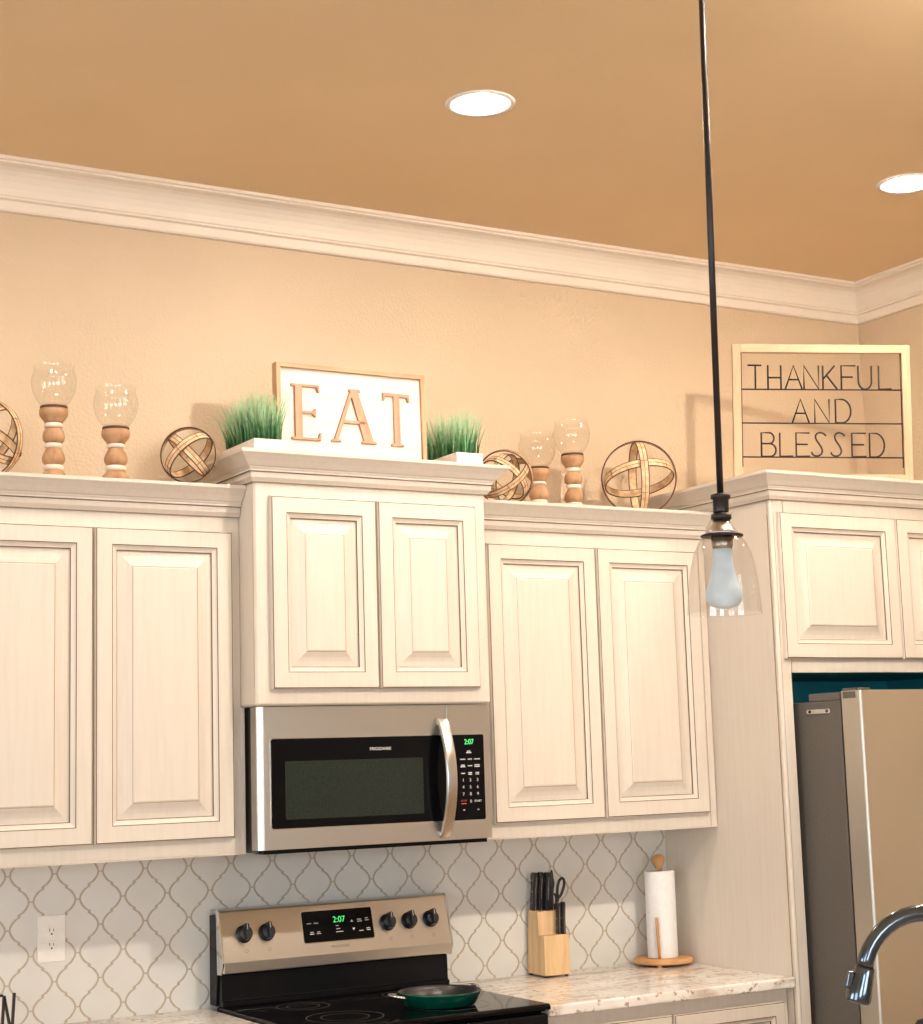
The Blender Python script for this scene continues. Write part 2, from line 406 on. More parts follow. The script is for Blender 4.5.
# ------------------------------------------------------------------ cabinets
def rect_rings(mb, x0, x1, z0, z1, rings, yb):
    """rings: list of (inset, y-height, material index of the band to the next ring)"""
    vs = []
    for ins, h, mi in rings:
        vs += [(x0+ins, yb-h, z0+ins), (x1-ins, yb-h, z0+ins), (x1-ins, yb-h, z1-ins), (x0+ins, yb-h, z1-ins)]
    o = len(mb.v); mb.v += vs
    for i in range(len(rings)-1):
        for k in range(4):
            k2 = (k+1) % 4
            mb.f.append((o+i*4+k, o+i*4+k2, o+(i+1)*4+k2, o+(i+1)*4+k)); mb.m.append(rings[i][2]); mb.sm.append(False)
    return o, len(rings)
def door(x0, x1, z0, z1, yb, parent, name='door', mirror=False, low=False):
    """raised panel door; yb = plane it is mounted on (front towards -y)"""
    f = MB()
    s = .047 if not low else .040
    R = [(0, 0, 0), (0, .013, 0), (.0025, .0175, 1), (.0046, .0185, 0), (.0052, .020, 0), (s, .020, 1), (s+.0022, .0185, 0), (s+.006, .0145, 0),
         (s+.011, .0125, 0), (s+.0145, .012, 1), (s+.0165, .008, 0), (s+.0185, .003, 0)]
    o, n = rect_rings(f, x0, x1, z0, z1, R, yb)
    f.f.append((o, o+3, o+2, o+1)); f.m.append(0); f.sm.append(False)
    d = f.build(name, ['cab', 'glaze'], parent)
    p = MB(); e = s+.0185; w = .042 if not low else .022
    R = [(e, .003, 0), (e, .0045, 0), (e+w*.3, .0058, 0), (e+w*.6, .0088, 0), (e+w*.85, .0135, 0), (e+w*.95, .0155, 2), (e+w*.95+.0016, .0155, 0), (e+w+.003, .0175, 0)]
    o, n = rect_rings(p, x0, x1, z0, z1, R, yb)
    p.f.append(tuple(o+(n-1)*4+k for k in range(4))); p.m.append(0); p.sm.append(False)
    p.build('raised_panel', ['cab', 'glaze', 'glaze_soft'], d)
    return d
def cab_crown(zt, h):
    a = [(0, zt), (.060, zt), (.060, zt-.009), (.057, zt-.012)]
    k = h-.105
    a += [(.053, zt-.015), (.040, zt-.012-(.052+k)*.48), (.028, zt-.012-(.052+k)*.90), (.023, zt-.063-k)]
    a += [(.022, zt-.066-k), (.019, zt-.070-k), (.019, zt-.076-k)]
    b = [(.015, zt-.078-k), (.015, zt-.092-k), (.008, zt-.100-k), (.005, zt-.105-k), (0, zt-.105-k)]
    return a, b
def crown(path, zt, h, parent, deck=None):
    mb = MB(); a, b = cab_crown(zt, h)
    sweep(mb, path, a+[(0, a[-1][1])]); sweep(mb, path, [(0, a[-1][1]), (a[-1][0]-.003, a[-1][1])]+b)
    zz = a[-1][1]
    sweep(mb, path, [(0, zz+.0012), (.0192, zz+.0012), (.0192, zz-.0010), (0, zz-.0010)], 1)     # glaze line in the groove
    zb = b[-1][1]
    sweep(mb, path, [(0, zb+.0022), (.0062, zb+.0022), (.0055, zb), (0, zb)], 2)
    return mb.build('crown_moulding', ['cab', 'glaze', 'glaze_soft'], parent)
DU = .2997; DM = .4087; DF = .6471; ZU = 1.3666; ZUT = 2.3990; ZM = 1.7715; ZMT = 2.488
# left upper cabinet
t = thing('upper_cabinet', 'tall cream two-door wall cabinet at far left, beside the microwave', 'cabinet', group='cream glazed wall cabinets')
mb = MB(); mb.box(-.93, -.0158, -DU, -.0085, ZU, ZUT-.02); mb.box(-.0158, -.004, -DU, -.0085, ZU, ZM-.0005)
mb.build('body', 'cab', t, .0015)
mb = MB(); mb.box(-.93, -.004, -DU-.001, -DU+.018, ZU-.004, ZU); mb.build('bottom_rail', 'cab', t)
door(-.876, -.4515, 1.4101, 2.2691, -DU, t); door(-.4465, -.0433, 1.4101, 2.2691, -DU, t)
crown([(-.93, -DU), (-.0165, -DU)], ZUT, .086, t)
mb = MB(); mb.box(-.93, -.017, -DU, -.002, ZUT-.02, ZUT-.0005); mb.build('top_deck', 'cab', t)
# middle cabinet above the microwave
t = thing('upper_cabinet', 'shorter cream two-door wall cabinet directly above the microwave, standing forward', 'cabinet', group='cream glazed wall cabinets')
XML, XMR = -.0152, .7467
mb = MB(); mb.box(XML, XMR, -DM, -.002, ZM, ZMT-.02); mb.build('body', 'cab', t, .006, seg=1)
mb = MB(); mb.box(XML-.0006, XML+.004, -DM+.0105, -DM+.0115, ZM+.05, ZMT-.13); mb.build('glaze_groove', 'glaze_soft', t)
door(.0287, .3645, 1.8162, 2.3643, -DM, t); door(.3690, .7040, 1.8162, 2.3643, -DM, t)
crown([(XML, -.001), (XML, -DM), (XMR, -DM), (XMR, -.001)], ZMT, .086, t)
mb = MB(); mb.box(XML, XMR, -DM, -.002, ZMT-.02, ZMT-.0005); mb.build('top_deck', 'cab', t)
# right upper cabinet
t = thing('upper_cabinet', 'tall cream two-door wall cabinet between microwave and refrigerator panel', 'cabinet', group='cream glazed wall cabinets')
mb = MB(); mb.box(.757, 1.667, -DU, -.0085, ZU, ZUT-.02); mb.build('body', 'cab', t, .0015)
mb = MB(); mb.box(.757, 1.667, -DU-.001, -DU+.018, ZU-.004, ZU); mb.build('bottom_rail', 'cab', t)
door(.8049, 1.2115, 1.4101, 2.2691, -DU, t); door(1.2170, 1.6266, 1.4101, 2.2691, -DU, t)
mb = MB(); mb.box(1.640, 1.6415, -DU-.0008, -DU, ZU, 2.285); mb.build('glaze_groove', 'glaze_soft', t)
crown([(.749, -DU), (1.667, -DU)], ZUT, .086, t)
mb = MB(); mb.box(.749, 1.667, -DU, -.002, ZUT-.02, ZUT-.0005); mb.build('top_deck', 'cab', t)
# refrigerator surround
t = thing('refrigerator_cabinet', 'deep cream cabinet with tall side panel enclosing the refrigerator', 'cabinet')
XP = 1.669; XFR = 2.7184; ZF0 = 1.8484; ZFT = 2.4862
mb = MB(); mb.box(XP, XP+.02, -DF+.019, -.009, 0, ZFT-.02); mb.build('side_panel', 'cab', t)
mb = MB(); mb.box(XP, 1.7221, -DF, -DF+.019, 0, ZFT-.02); mb.build('stile', 'cab', t, .005, seg=1)
mb = MB(); mb.box(XP+.0100, XP+.0112, -DF-.0006, -DF+.001, .05, ZFT-.13); mb.box(XP-.0006, XP+.001, -DF+.0185, -DF+.0197, .05, ZFT-.13); mb.build('glaze_groove', 'glaze_soft', t)
mb = MB(); mb.box(1.7221, XFR, -DF, -DF+.019, ZF0, ZFT-.02); mb.box(XFR-.03, XFR, -DF, -DF+.019, 0, ZF0); mb.build('face_frame', 'cab', t)
mb = MB(); mb.box(XP+.0205, XFR, -DF+.0195, -.002, ZF0+.004, ZFT-.02); mb.build('body', 'cab', t)
mb = MB(); mb.box(XP+.021, XFR, -DF+.0195, -.002, ZF0, ZF0+.0035); mb.box(XP+.0205, XFR, -.03, -.002, 1.2, ZF0); mb.box(XP+.0205, XP+.0225, -DF+.0195, -.03, .1, ZF0); mb.box(XFR-.002, XFR, -DF+.0195, -.03, .1, ZF0); mb.build('alcove_lining', 'teal', t)  # thin sheets carrying the alcove's painted teal shade
door(1.6889, 2.1885, 1.8907, 2.3603, -DF, t); door(2.1930, 2.692, 1.8907, 2.3603, -DF, t)
crown([(XP, -.001), (XP, -DF), (XFR, -DF)], ZFT, .086, t)
mb = MB(); mb.box(XP, XFR, -DF, -.002, ZFT-.02, ZFT-.0005); mb.build('top_deck', 'cab', t)
# base cabinets
def base_cab(x0, x1, label):
    t = thing('base_cabinet', label, 'cabinet', group='cream base cabinets')
    mb = MB(); mb.box(x0, x1, -.60, -.009, .10, .882); mb.box(x0, x1, -.53, -.02, 0, .10); mb.build('body', 'cab', t, .0015)
    n = 2; w = (x1-x0-.046)/n
    for i in range(n):
        a = x0+.023+i*w+.003; b = a+w-.006
        if i == n-1: b = x1-.023
        door(a, b, .70, .842, -.60, t, 'drawer', low=True); door(a, b, .13, .685, -.60, t)
    return t
base_cab(.765, 1.6655, 'cream base cabinet with drawers under the right granite counter')
base_cab(-1.0, -.012, 'cream base cabinet left of the range, mostly below the frame')
def counter(x0, x1, label):
    mb = MB(); mb.box(x0, x1, -.645, -.0085, .8825, .914)
    return tag(mb.build('countertop', 'granite', None, .006, seg=3), label, 'countertop', 'granite countertops')
counter(.7625, 1.6672, 'speckled granite counter right of range, under knife block and paper towels')
counter(-1.0, -.0065, 'speckled granite counter left of the range')

# ------------------------------------------------------------------ range
def rrect(x0, x1, z0, z1, r, n=5):
    p = []
    for cx, cz, a in ((x1-r, z1-r, 0), (x0+r, z1-r, 90), (x0+r, z0+r, 180), (x1-r, z0+r, 270)): p += arc(cx, cz, r, a, a+90, n)
    return p
RX0, RX1 = .001, .758
t = thing('range', 'stainless and black electric range with backguard knobs and clock', 'stove')
mb = MB(); mb.box(RX0+.004, RX1-.004, -.62, -.02, .03, .905); mb.build('body', 'black', t, .004)
mb = MB()
mb.prism([(-.650, .902), (-.662, .908), (-.662, .916), (-.655, .9225), (-.060, .9225), (-.060, .902)], 'x', RX0, RX1); mb.build('cooktop', 'glass_black', t, .002)
mb = MB(); mb.box(RX0+.004, RX1-.004, -.655, -.62, .14, .895); mb.build('oven_door', 'black', t, .006)
mb = MB(); mb.tube([(.08, -.70, .84), (.68, -.70, .84)], .011); mb.tube([(.10, -.655, .84), (.10, -.70, .84)], .008); mb.tube([(.66, -.655, .84), (.66, -.70, .84)], .008); mb.build('oven_handle', 'steel', t)
for (bx, by, br) in ((.20, -.49, .105), (.20, -.22, .075), (.55, -.20, .075), (.53, -.48, .115)):
    mb = MB(); mb.cap = False
    mb.lathe([(br, .9227), (br+.0018, .9229), (br+.0018, .9227)], (bx, by, 0), 48); mb.lathe([(br*.62, .9227), (br*.62+.0014, .9229), (br*.62+.0014, .9227)], (bx, by, 0), 48); mb.build('burner_ring', 'darkgrey', t)
# backguard: black riser, stainless control fascia
mb = MB(); mb.prism([(-.052, .9228), (-.098, .9228), (-.098, .935), (-.088, .940), (-.086, 1.012), (-.062, 1.012)], 'x', RX0+.004, RX1-.004); mb.build('riser', 'black', t, .002)
mb = MB(); mb.prism([(-.012, .9228), (-.058, .9228), (-.070, 1.012), (-.0655, 1.175), (-.012, 1.178)], 'x', RX0-.002, RX1-.002); mb.build('rear_case', 'black', t, .002)
FASC = [(-.068, 1.014), (-.110, 1.0165), (-.111, 1.048), (-.0725, 1.1905), (-.062, 1.1945), (-.014, 1.1945), (-.014, 1.182), (-.0665, 1.182)]
mb = MB(); mb.prism(FASC, 'x', RX0+.003, RX1); mb.build('control_fascia', 'steel', t, .0025, seg=3)
mb = MB(); mb.prism([(-.060, 1.012), (-.100, 1.0135), (-.1135, 1.048), (-.0745, 1.1925), (-.060, 1.197)], 'x', RX0-.002, RX0+.0035); mb.build('end_cap', 'chrome', t, .001)
mb = MB(); mb.prism([(-.060, 1.012), (-.100, 1.0135), (-.1135, 1.048), (-.0745, 1.1925), (-.060, 1.197)], 'x', RX1-.0005, RX1+.005); mb.build('end_cap', 'steel', t, .001)
# tilted face frame of the fascia: origin at crease, local y up the slope
FA = Vector((0, -.111, 1.048)); FB = Vector((0, -.0725, 1.1905)); FU = (FB-FA).normalized(); FN = Vector((0, -FU.z, FU.y))
tilt = math.atan2(FU.z, FU.y)      # rotation about x taking local y to FU
def fz(z): return (z-1.048)/FU.z
def on_face(x, z, lift=.0): 
    p = FA+FU*fz(z)+FN*lift; return (x, p.y, p.z)
dp = MB(); dp.prism(rrect(.2625, .4945, -.046, .046, .006), 'z', -.001, .0022)
disp = dp.build('display_panel', 'glass_black', t, loc=on_face(0, 1.1275), rot=(tilt, 0, 0))
fr = MB(); po = rrect(.260, .497, -.0485, .0485, .008); fr.prism(po, 'z', -.001, .0012)
fr.build('display_bezel', 'chrome', t, loc=on_face(0, 1.1275), rot=(tilt, 0, 0))
text_mesh('2:07', .025, 'clock_digits', 'green_led', disp, .383, .016, .0026, 0, sx=.95)
def dash(mb, x, y, w, h=.0022): mb.box(x-w/2, x+w/2, y-h/2, y+h/2, .0022, .0027)
db = MB()
for x, y, w in ((.283, .010, .014), (.306, .010, .014), (.290, -.016, .010), (.290, -.021, .014), (.312, -.016, .010), (.312, -.021, .014), (.375, -.002, .009), (.377, -.011, .013), (.381, -.020, .024),
                (.450, .012, .014), (.451, .006, .016), (.475, .014, .010), (.476, .008, .012), (.453, -.022, .014), (.477, -.016, .012), (.478, -.021, .012)): dash(db, x, y, w)
db.add([(.420, .006, .0026), (.430, .006, .0026), (.425, .013, .0026)], [(0, 1, 2)]); db.add([(.423, -.012, .0026), (.433, -.012, .0026), (.428, -.020, .0026)], [(0, 2, 1)])
db.build('lettering', 'ltext', disp)
q = on_face(.378, 1.0675, .0004); text_mesh('FRIGIDAIRE', .0105, 'lettering', 'dtext', t, q[0], q[1], q[2], tilt, .0002, sx=1.15)
def knob_at(x, z):
    mb = MB(); mb.lathe([(.0255, 0), (.0255, .004), (.021, .006), (.0205, .020), (.018, .023), (0, .0235)], seg=28)
    mb.prism([(-.006, -.021), (.006, -.021), (.0065, .021), (.004, .026), (-.004, .026), (-.0065, .021)], 'z', .006, .034)
    k = mb.build('knob', 'plastic', t, .0015, loc=on_face(x, z, .0), rot=(tilt, 0, 0))
    mk = MB(); mk.box(-.0012, .0012, .008, .024, .0341, .0345); mk.build('pointer', 'ltext', k)
    m2 = MB(); m2.cap = False; m2.lathe([(.0042, 0), (.0042, .0004), (.0052, .0004), (.0052, 0)], seg=20)
    m2.build('burner_mark', 'dtext', t, loc=on_face(x+.004, z-.047, .0001), rot=(tilt, 0, 0))
for x in (.0738, .1458, .5452, .6189, .6943): knob_at(x, 1.1235)

# pan
t = thing('frying_pan', 'round pan with green side and dark interior on right rear burner', 'pan', (.507, -.475, .9232))
mb = MB(); mb.cap = False
mb.lathe([(0, .0), (.088, .0), (.100, .004), (.1165, .036), (.119, .040), (.1165, .041), (.114, .037), (.098, .0075), (.086, .004), (0, .004)], seg=48)
for i, f in enumerate(mb.f):
    ring = i // 48
    mb.m[i] = 0 if ring < 4 else 1
mb.build('pan_body', ['pan_green', 'pan_in'], t)
def loop_handle(a):
    mb = MB(); pts = []
    for k in range(13):
        th = PI*k/12; pts.append((.112+.040*math.sin(th), .034*math.cos(th), .030+.008*math.sin(th)))
    mb.tube(pts, .0045, 8); mb.build('handle', 'chrome', t, rot=(0, 0, a))
loop_handle(math.radians(172)); loop_handle(math.radians(20))

# ------------------------------------------------------------------ microwave
t = thing('microwave', 'stainless over-the-range microwave with black glass door and keypad', 'microwave')
MX0, MX1, MY, MZ0, MZ1 = -.003, .7540, -.3850, 1.3740, 1.7700
mb = MB(); mb.box(.013, MX1-.008, -.335, -.009, MZ0-.010, MZ1-.001); mb.build('body', 'darkgrey', t, .002)
def front_plan(x0, x1, rl, rr):
    p = [(x0, -.337)]
    p += [(x0+rl-rl*math.cos(math.radians(a)), MY+rl*.9-rl*.9*math.sin(math.radians(a))) for a in range(0, 91, 15)]
    p += [(x1-rr+rr*math.sin(math.radians(a)), MY+rr-rr*math.cos(math.radians(a))) for a in range(0, 91, 30)]
    return p + [(x1, -.337)]
mb = MB(); mb.prism(front_plan(MX0, .6030, .018, .001), 'z', MZ0, MZ1, smooth=False); d = mb.build('door', 'steel', t, .0008)
mb = MB(); mb.prism(front_plan(.6046, MX1, .001, .006), 'z', MZ0, MZ1); cp = mb.build('control_panel', 'steel', t, .0008)
def chamf(x0, x1, z0, z1, l, r, n=5):
    p = []
    for cx, cz, a, rr in ((x1-r, z1-r, 0, r), (x0+l, z1-l, 90, l), (x0+l, z0+l, 180, l), (x1-r, z0+r, 270, r)): p += arc(cx, cz, rr, a, a+90, n)
    return p
mb = MB(); mb.prism(chamf(.034, .6015, 1.4285, 1.6820, .008, .0006), 'y', MY+.001, MY-.0008); mb.build('window_bezel', 'chrome', d)
mb = MB(); mb.prism(chamf(.0365, .6015, 1.4310, 1.6795, .008, .0006), 'y', MY+.001, MY-.002); mb.build('window_glass', 'glass_black', d)
mb = MB(); mb.prism(rrect(.079, .520, 1.4550, 1.6165, .004), 'y', MY-.0015, MY-.0024); mb.build('viewing_window', 'window', d)
text_mesh('FRIGIDAIRE', .0120, 'lettering', 'ltext', d, .381, MY-.0024, 1.645, extrude=.0003, sx=1.15)
mb = MB(); mb.prism(chamf(.6060, .7310, 1.4270, 1.6820, .0006, .006), 'y', MY+.001, MY-.0008); mb.build('keypad_bezel', 'chrome', cp)
mb = MB(); mb.prism(chamf(.6060, .7290, 1.4295, 1.6800, .0006, .006), 'y', MY+.001, MY-.002); kp = mb.build('keypad', 'glass_black', cp)
text_mesh('2:07', .022, 'clock_digits', 'green_led', kp, .678, MY-.0024, 1.6580, extrude=.0003, sx=.85)
KX = (.655, .6795, .704)
for r_, row in enumerate((('1', '2', '3'), ('4', '5', '6'), ('7', '8', '9'))):
    for c_, ch in enumerate(row): text_mesh(ch, .0125, 'lettering', 'ltext', kp, KX[c_], MY-.0024, 1.546-r_*.0205, extrude=.0003)
text_mesh('0', .0125, 'lettering', 'ltext', kp, KX[1], MY-.0024, 1.4835, extrude=.0003)
text_mesh('START', .0085, 'lettering', 'ltext', kp, KX[2], MY-.0024, 1.4840, extrude=.0003)
text_mesh('STOP', .0085, 'lettering', 'red', kp, KX[0], MY-.0024, 1.4855, extrude=.0003)
mb = MB()
for (x, z, w) in ((.6765, 1.631, .012), (.6765, 1.6265, .018), (KX[0], 1.6075, .018), (KX[1], 1.6075, .014), (KX[2], 1.6075, .020), (KX[0], 1.590, .012), (KX[0], 1.5855, .016), (KX[1], 1.588, .015), (KX[2], 1.590, .018), (KX[2], 1.5855, .018),
                  (KX[0], 1.566, .013), (KX[1], 1.5675, .012), (KX[1], 1.563, .012), (KX[2], 1.5675, .012), (KX[2], 1.563, .012), (KX[0], 1.459, .006), (KX[2], 1.459, .006)):
    mb.box(x-w/2, x+w/2, MY-.0026, MY-.002, z-.0013, z+.0013)
mb.build('lettering', 'ltext', kp)
mb = MB(); mb.box(.646, .664, MY-.0026, MY-.002, 1.476, 1.479); mb.build('lettering', 'red', kp)
# bowed handle
mb = MB(); vs = []; n = 20
for i in range(n+1):
    s_ = i/n; z = 1.383+.345*s_; b_ = .010+.050*math.sin(PI*s_)**.8
    w = .0185; x = .583
    for dx, dy in ((-w, .0), (-w*.8, -.007), (w*.8, -.007), (w, 0), (w*.8, .006), (-w*.8, .006)): vs.append((x+dx, MY-b_+dy, z))
fs = []
for i in range(n):
    for k in range(6): k2 = (k+1) % 6; fs.append((i*6+k, i*6+k2, (i+1)*6+k2, (i+1)*6+k))
fs += [tuple(range(6)), tuple(n*6+k for k in range(6))]
mb.add(vs, fs, 0, True)
mb.box(.571, .595, MY-.012, MY-.001, 1.385, 1.400); mb.box(.571, .595, MY-.012, MY-.001, 1.710, 1.726)
mb.build('handle', 'steel', d, .001)
mb = MB(); mb.box(.02, MX1-.01, -.365, -.30, MZ0-.012, MZ0-.0002); mb.build('vent_lip', 'black', t)

# ------------------------------------------------------------------ refrigerator
t = thing('refrigerator', 'stainless refrigerator with grey side standing in the cabinet alcove', 'refrigerator')
FX0, FX1 = 1.744, 2.655
mb = MB(); mb.box(FX0, FX1, -.832, -.045, .02, 1.752); mb.build('body', 'darkgrey', t, .003)
mb = MB(); mb.box(FX0, FX1, -.832, -.690, 1.752, 1.777); mb.build('top_cover', 'darkgrey', t, .003)
def fdoor(x0, x1, rl, rr, name):
    p = [(x0, -.842)] + [(x0+rl-rl*math.cos(math.radians(a)), -.925+rl-rl*math.sin(math.radians(a))) for a in range(0, 91, 15)]
    p += [(x1-rr+rr*math.sin(math.radians(a)), -.925+rr-rr*math.cos(math.radians(a))) for a in range(0, 91, 15)] + [(x1, -.842)]
    mb = MB(); mb.prism(p, 'z', .62, 1.780); return mb.build(name, 'fridge_steel', t, .001)
d1 = fdoor(FX0-.002, 2.197, .009, .006, 'door'); d2 = fdoor(2.202, FX1+.002, .006, .009, 'door')
mb = MB(); mb.box(FX0-.002, FX1+.002, -.925, -.842, .08, .612); mb.build('freezer_drawer', 'fridge_steel', t, .006)
for dd, x in ((d1, 2.150), (d2, 2.250)):
    mb = MB(); mb.tube([(x, -.925, .75), (x, -.975, .78), (x, -.978, 1.2), (x, -.975, 1.60), (x, -.925, 1.63)], .011); mb.build('handle', 'steel', dd)
mb = MB(); mb.box(FX0+.004, FX0+.06, -.905, -.842, 1.7802, 1.788); mb.box(FX0-.0035, FX0-.0022, -.905, -.850, 1.757, 1.777); mb.build('hinge', 'darkgrey', t, .001)
mb = MB(); mb.prism(rrect(-.790, -.682, 1.7150, 1.7285, .006), 'x', FX0-.004, FX0-.0005); st = mb.build('strap', 'chrome', t)
for y in (-.697, -.776):
    mb = MB(); mb.lathe([(.005, 0), (.005, .002), (0, .003)], seg=14, mat=Matrix.Rotation(-PI/2, 4, 'Y')); mb.build('screw', 'slot', st, loc=(FX0-.004, y, 1.722))

# ------------------------------------------------------------------ small things on the wall and counters
t = thing('wall_outlet', 'white duplex outlet plate on the tiled backsplash', 'outlet')
mb = MB(); mb.prism(rrect(-.5105, -.4310, 1.0840, 1.2105, .003), 'y', -.0085, -.013); mb.build('cover_plate', 'white_plastic', t, .0015)
for zc in (1.167, 1.128):
    mb = MB(); pts = [(-.4708+.0172*math.cos(2*PI*k/28), zc+max(-.0135, min(.0135, .0172*math.sin(2*PI*k/28)))) for k in range(28)]
    mb.prism(pts, 'y', -.0125, -.0145); so = mb.build('socket', 'white_plastic', t, .0006)
    m2 = MB(); m2.box(-.4775, -.4755, -.0149, -.0143, zc, zc+.008); m2.box(-.4665, -.4645, -.0149, -.0143, zc, zc+.0065)
    m2.prism([(-.4708+.0026*math.cos(2*PI*k/14), zc-.007+.0026*math.sin(2*PI*k/14)) for k in range(14)], 'y', -.0143, -.0149); m2.build('slots', 'slot', so)

# knife block
KB = (1.1330, -.0735, .9142); KR = math.radians(-4)
t = thing('knife_block', 'pale wood stepped knife block on granite counter', 'knife block', KB, (0, 0, KR))
mb = MB()
mb.prism([(-.060, .006), (.058, .006), (.042, .203), (-.022, .203), (-.024, .130), (-.060, .130)], 'x', -.0455, .0455)
mb.build('block', 'block', t, .0015)
for fx, fy in ((-.037, -.050), (.037, -.050), (-.037, .048), (.037, .048)):
    mb = MB(); mb.lathe([(.006, 0), (.006, .006)], seg=12); mb.build('foot', 'plastic', t, loc=(fx, fy, 0))
RK = Matrix.Rotation(KR, 4, 'Z')
def knife(lx, ly, lz, L, lean, label, w=.0125, d=.0078, cat='knife', group='knives in the wooden block'):
    p = Vector(KB)+RK @ Vector((lx, ly, lz)); k = thing('kitchen_knife', label, cat, p, (lean, 0, KR), group)
    mb = MB(); out = [(-w*.95, 0), (w*.95, 0), (w*1.0, L*.3), (w*.82, L*.6), (w*1.1, L*.93), (w*.5, L), (-w*.7, L), (-w*1.05, L*.9), (-w*.8, L*.55)]
    mb.prism(out, 'x', -d, d)
    h = mb.build('handle', 'plastic', k, .002)
    for q in (.2, .5, .8):
        r = MB(); r.lathe([(.0019, -d-.0004), (.0019, d+.0004)], seg=10, mat=Matrix.Rotation(PI/2, 4, 'Y')); r.build('rivet', 'chrome', h, loc=(0, 0, L*q))
    tg = MB(); tg.prism([(-w*1.0, .001), (-w*.84, L*.55), (-w*1.1, L*.9), (-w*1.1-.0008, L*.9), (-w*.84-.0008, L*.55), (-w*1.0-.0008, .001)], 'x', -.0006, .0006); tg.build('tang', 'chrome', h)
    b = MB(); b.box(-.0012, .0012, -w*.9, w*.9, -.012, 0); b.build('blade', 'chrome', k)
    return k
# prism on x puts the profile in (y, z)
LN = math.radians(7)
knife(-.033, .026, .2032, .122, LN, 'leftmost tall black-handled knife in the wooden block')
knife(-.016, .018, .2032, .123, LN, 'second tall black-handled knife from the left in the block')
knife(.000, .002, .2032, .122, LN, 'third tall black-handled knife, in front of the sharpening steel')
knife(.018, -.042, .1302, .098, math.radians(2), 'small black-handled knife on the block\'s lower step, left one', .0085, .006)
knife(.035, -.042, .1302, .101, math.radians(2), 'small black-handled knife on the block\'s lower step, right one', .0085, .006)
p = Vector(KB)+RK @ Vector((.020, .010, .2032))
k = thing('sharpening_steel', 'black sharpening steel with pointed grip, tallest in the knife block', 'sharpening steel', p, (LN, 0, 0))
mb = MB(); mb.lathe([(.0095, 0), (.0105, .02), (.0085, .055), (.0115, .088), (.0075, .102), (.0045, .122), (.002, .128), (0, .129)], seg=16); mb.build('grip', 'plastic', k)
mb = MB(); mb.lathe([(.003, -.012), (.003, 0)], seg=10); mb.build('rod', 'chrome', k)
p = Vector(KB)+RK @ Vector((.036, .006, .2032))
k = thing('kitchen_scissors', 'black looped kitchen scissors standing in the knife block', 'scissors', p, (math.radians(4), math.radians(8), 0))
def loop(cx, cz, a, b, ang, r=.0042):
    pts = []
    for i in range(24):
        u, v = a*math.cos(2*PI*i/24), b*math.sin(2*PI*i/24)*(1+.25*math.cos(2*PI*i/24))
        pts.append((cx+u*math.sin(ang)+v*math.cos(ang), 0, cz+u*math.cos(ang)-v*math.sin(ang)))
    return pts
mb = MB(); mb.tube(loop(.010, .070, .031, .0115, .10), .0046, 8, closed=True); mb.tube([(.006, 0, .040), (.0, 0, .012), (-.001, 0, 0)], .0055, 8); mb.build('handle_loop', 'plastic', k)
mb = MB(); mb.tube(loop(-.009, .030, .019, .0085, -.25), .0042, 8, closed=True); mb.build('handle_loop', 'plastic', k)
mb = MB(); mb.box(-.005, .003, -.001, .001, -.012, 0); mb.build('blades', 'chrome', k)

# paper towels
PT = (1.563, -.108, .9142)
t = thing('paper_towel_holder', 'honey wood paper towel holder with round base in the counter corner', 'paper towel holder', PT)
mb = MB(); mb.lathe([(.094, .008), (.0985, .011), (.0985, .020), (.094, .024), (0, .0245)], seg=56); mb.build('base', 'oak', t)
for a in (225, 345, 105):
    mb = MB(); mb.lathe([(.008, 0), (.009, .008)], seg=14); mb.build('foot', 'oak', t, loc=(.082*math.cos(math.radians(a)), .082*math.sin(math.radians(a)), 0))
mb = MB(); mb.lathe([(.009, .0245), (.009, .308)], seg=18); mb.build('post', 'oak', t)
mb = MB(); mb.lathe([(.010, .308), (.0125, .311), (.010, .316), (.015, .324), (.0205, .338), (.0185, .351), (.009, .359), (0, .360)], seg=24); mb.build('finial', 'oak', t)
mb = MB(); mb.tube([(-.0430, -.0400, .0245), (-.0490, -.0400, .158)], .005, 10); mb.build('tension_arm', 'oak', t)
mb = MB(); mb.cap = False; mb.lathe([(.0205, .0005), (.0495, .0005), (.0502, .003), (.0502, .277), (.0495, .280), (.0205, .280), (.0205, .0005)], seg=56)
tag(mb.build('paper_towel_roll', 'paper', None, loc=(PT[0], PT[1], PT[2]+.0245)), 'white paper towel roll on the wooden holder', 'paper towels')

# black letters at the left edge of the counter
def stroke_letters(strokes, r, o=(0, 0, 0), yy=0.0):
    mb = MB()
    for st in strokes: mb.tube([(o[0]+a, yy, o[2]+b) for a, b in st], r, 8)
    return mb
def flat_letter(strokes, w=.0062, d=.010):
    mb = MB()
    for (a, b), (c, e) in strokes:
        v = Vector((c-a, e-b)); n = Vector((-v.y, v.x)).normalized()*w/2
        mb.prism([(a+n.x, b+n.y), (a-n.x, b-n.y), (c-n.x, e-n.y), (c+n.x, e+n.y)], 'y', -d/2, d/2)
    return mb
HN = .112
t = thing('metal_word_sign', 'black metal letters ending in N on the left counter edge', 'sign', (-.682, -.15, .9142), (0, math.radians(3.0), 0))
mb = flat_letter([((.036, 0), (.036, HN-.003)), ((.036, HN-.003), (.063, .003)), ((.063, 0), (.063, HN+.004))]); mb.build('letter', 'iron', t)
mb = flat_letter([((.005, 0), (.005, HN)), ((.005, HN-.002), (.033, HN-.002)), ((.005, HN*.52), (.026, HN*.52)), ((.005, .002), (.028, .002))]); mb.build('letter', 'iron', t)
mb = MB(); mb.box(.0, .066, -.006, .006, -.0001, .003); mb.build('base_strip', 'iron', t)

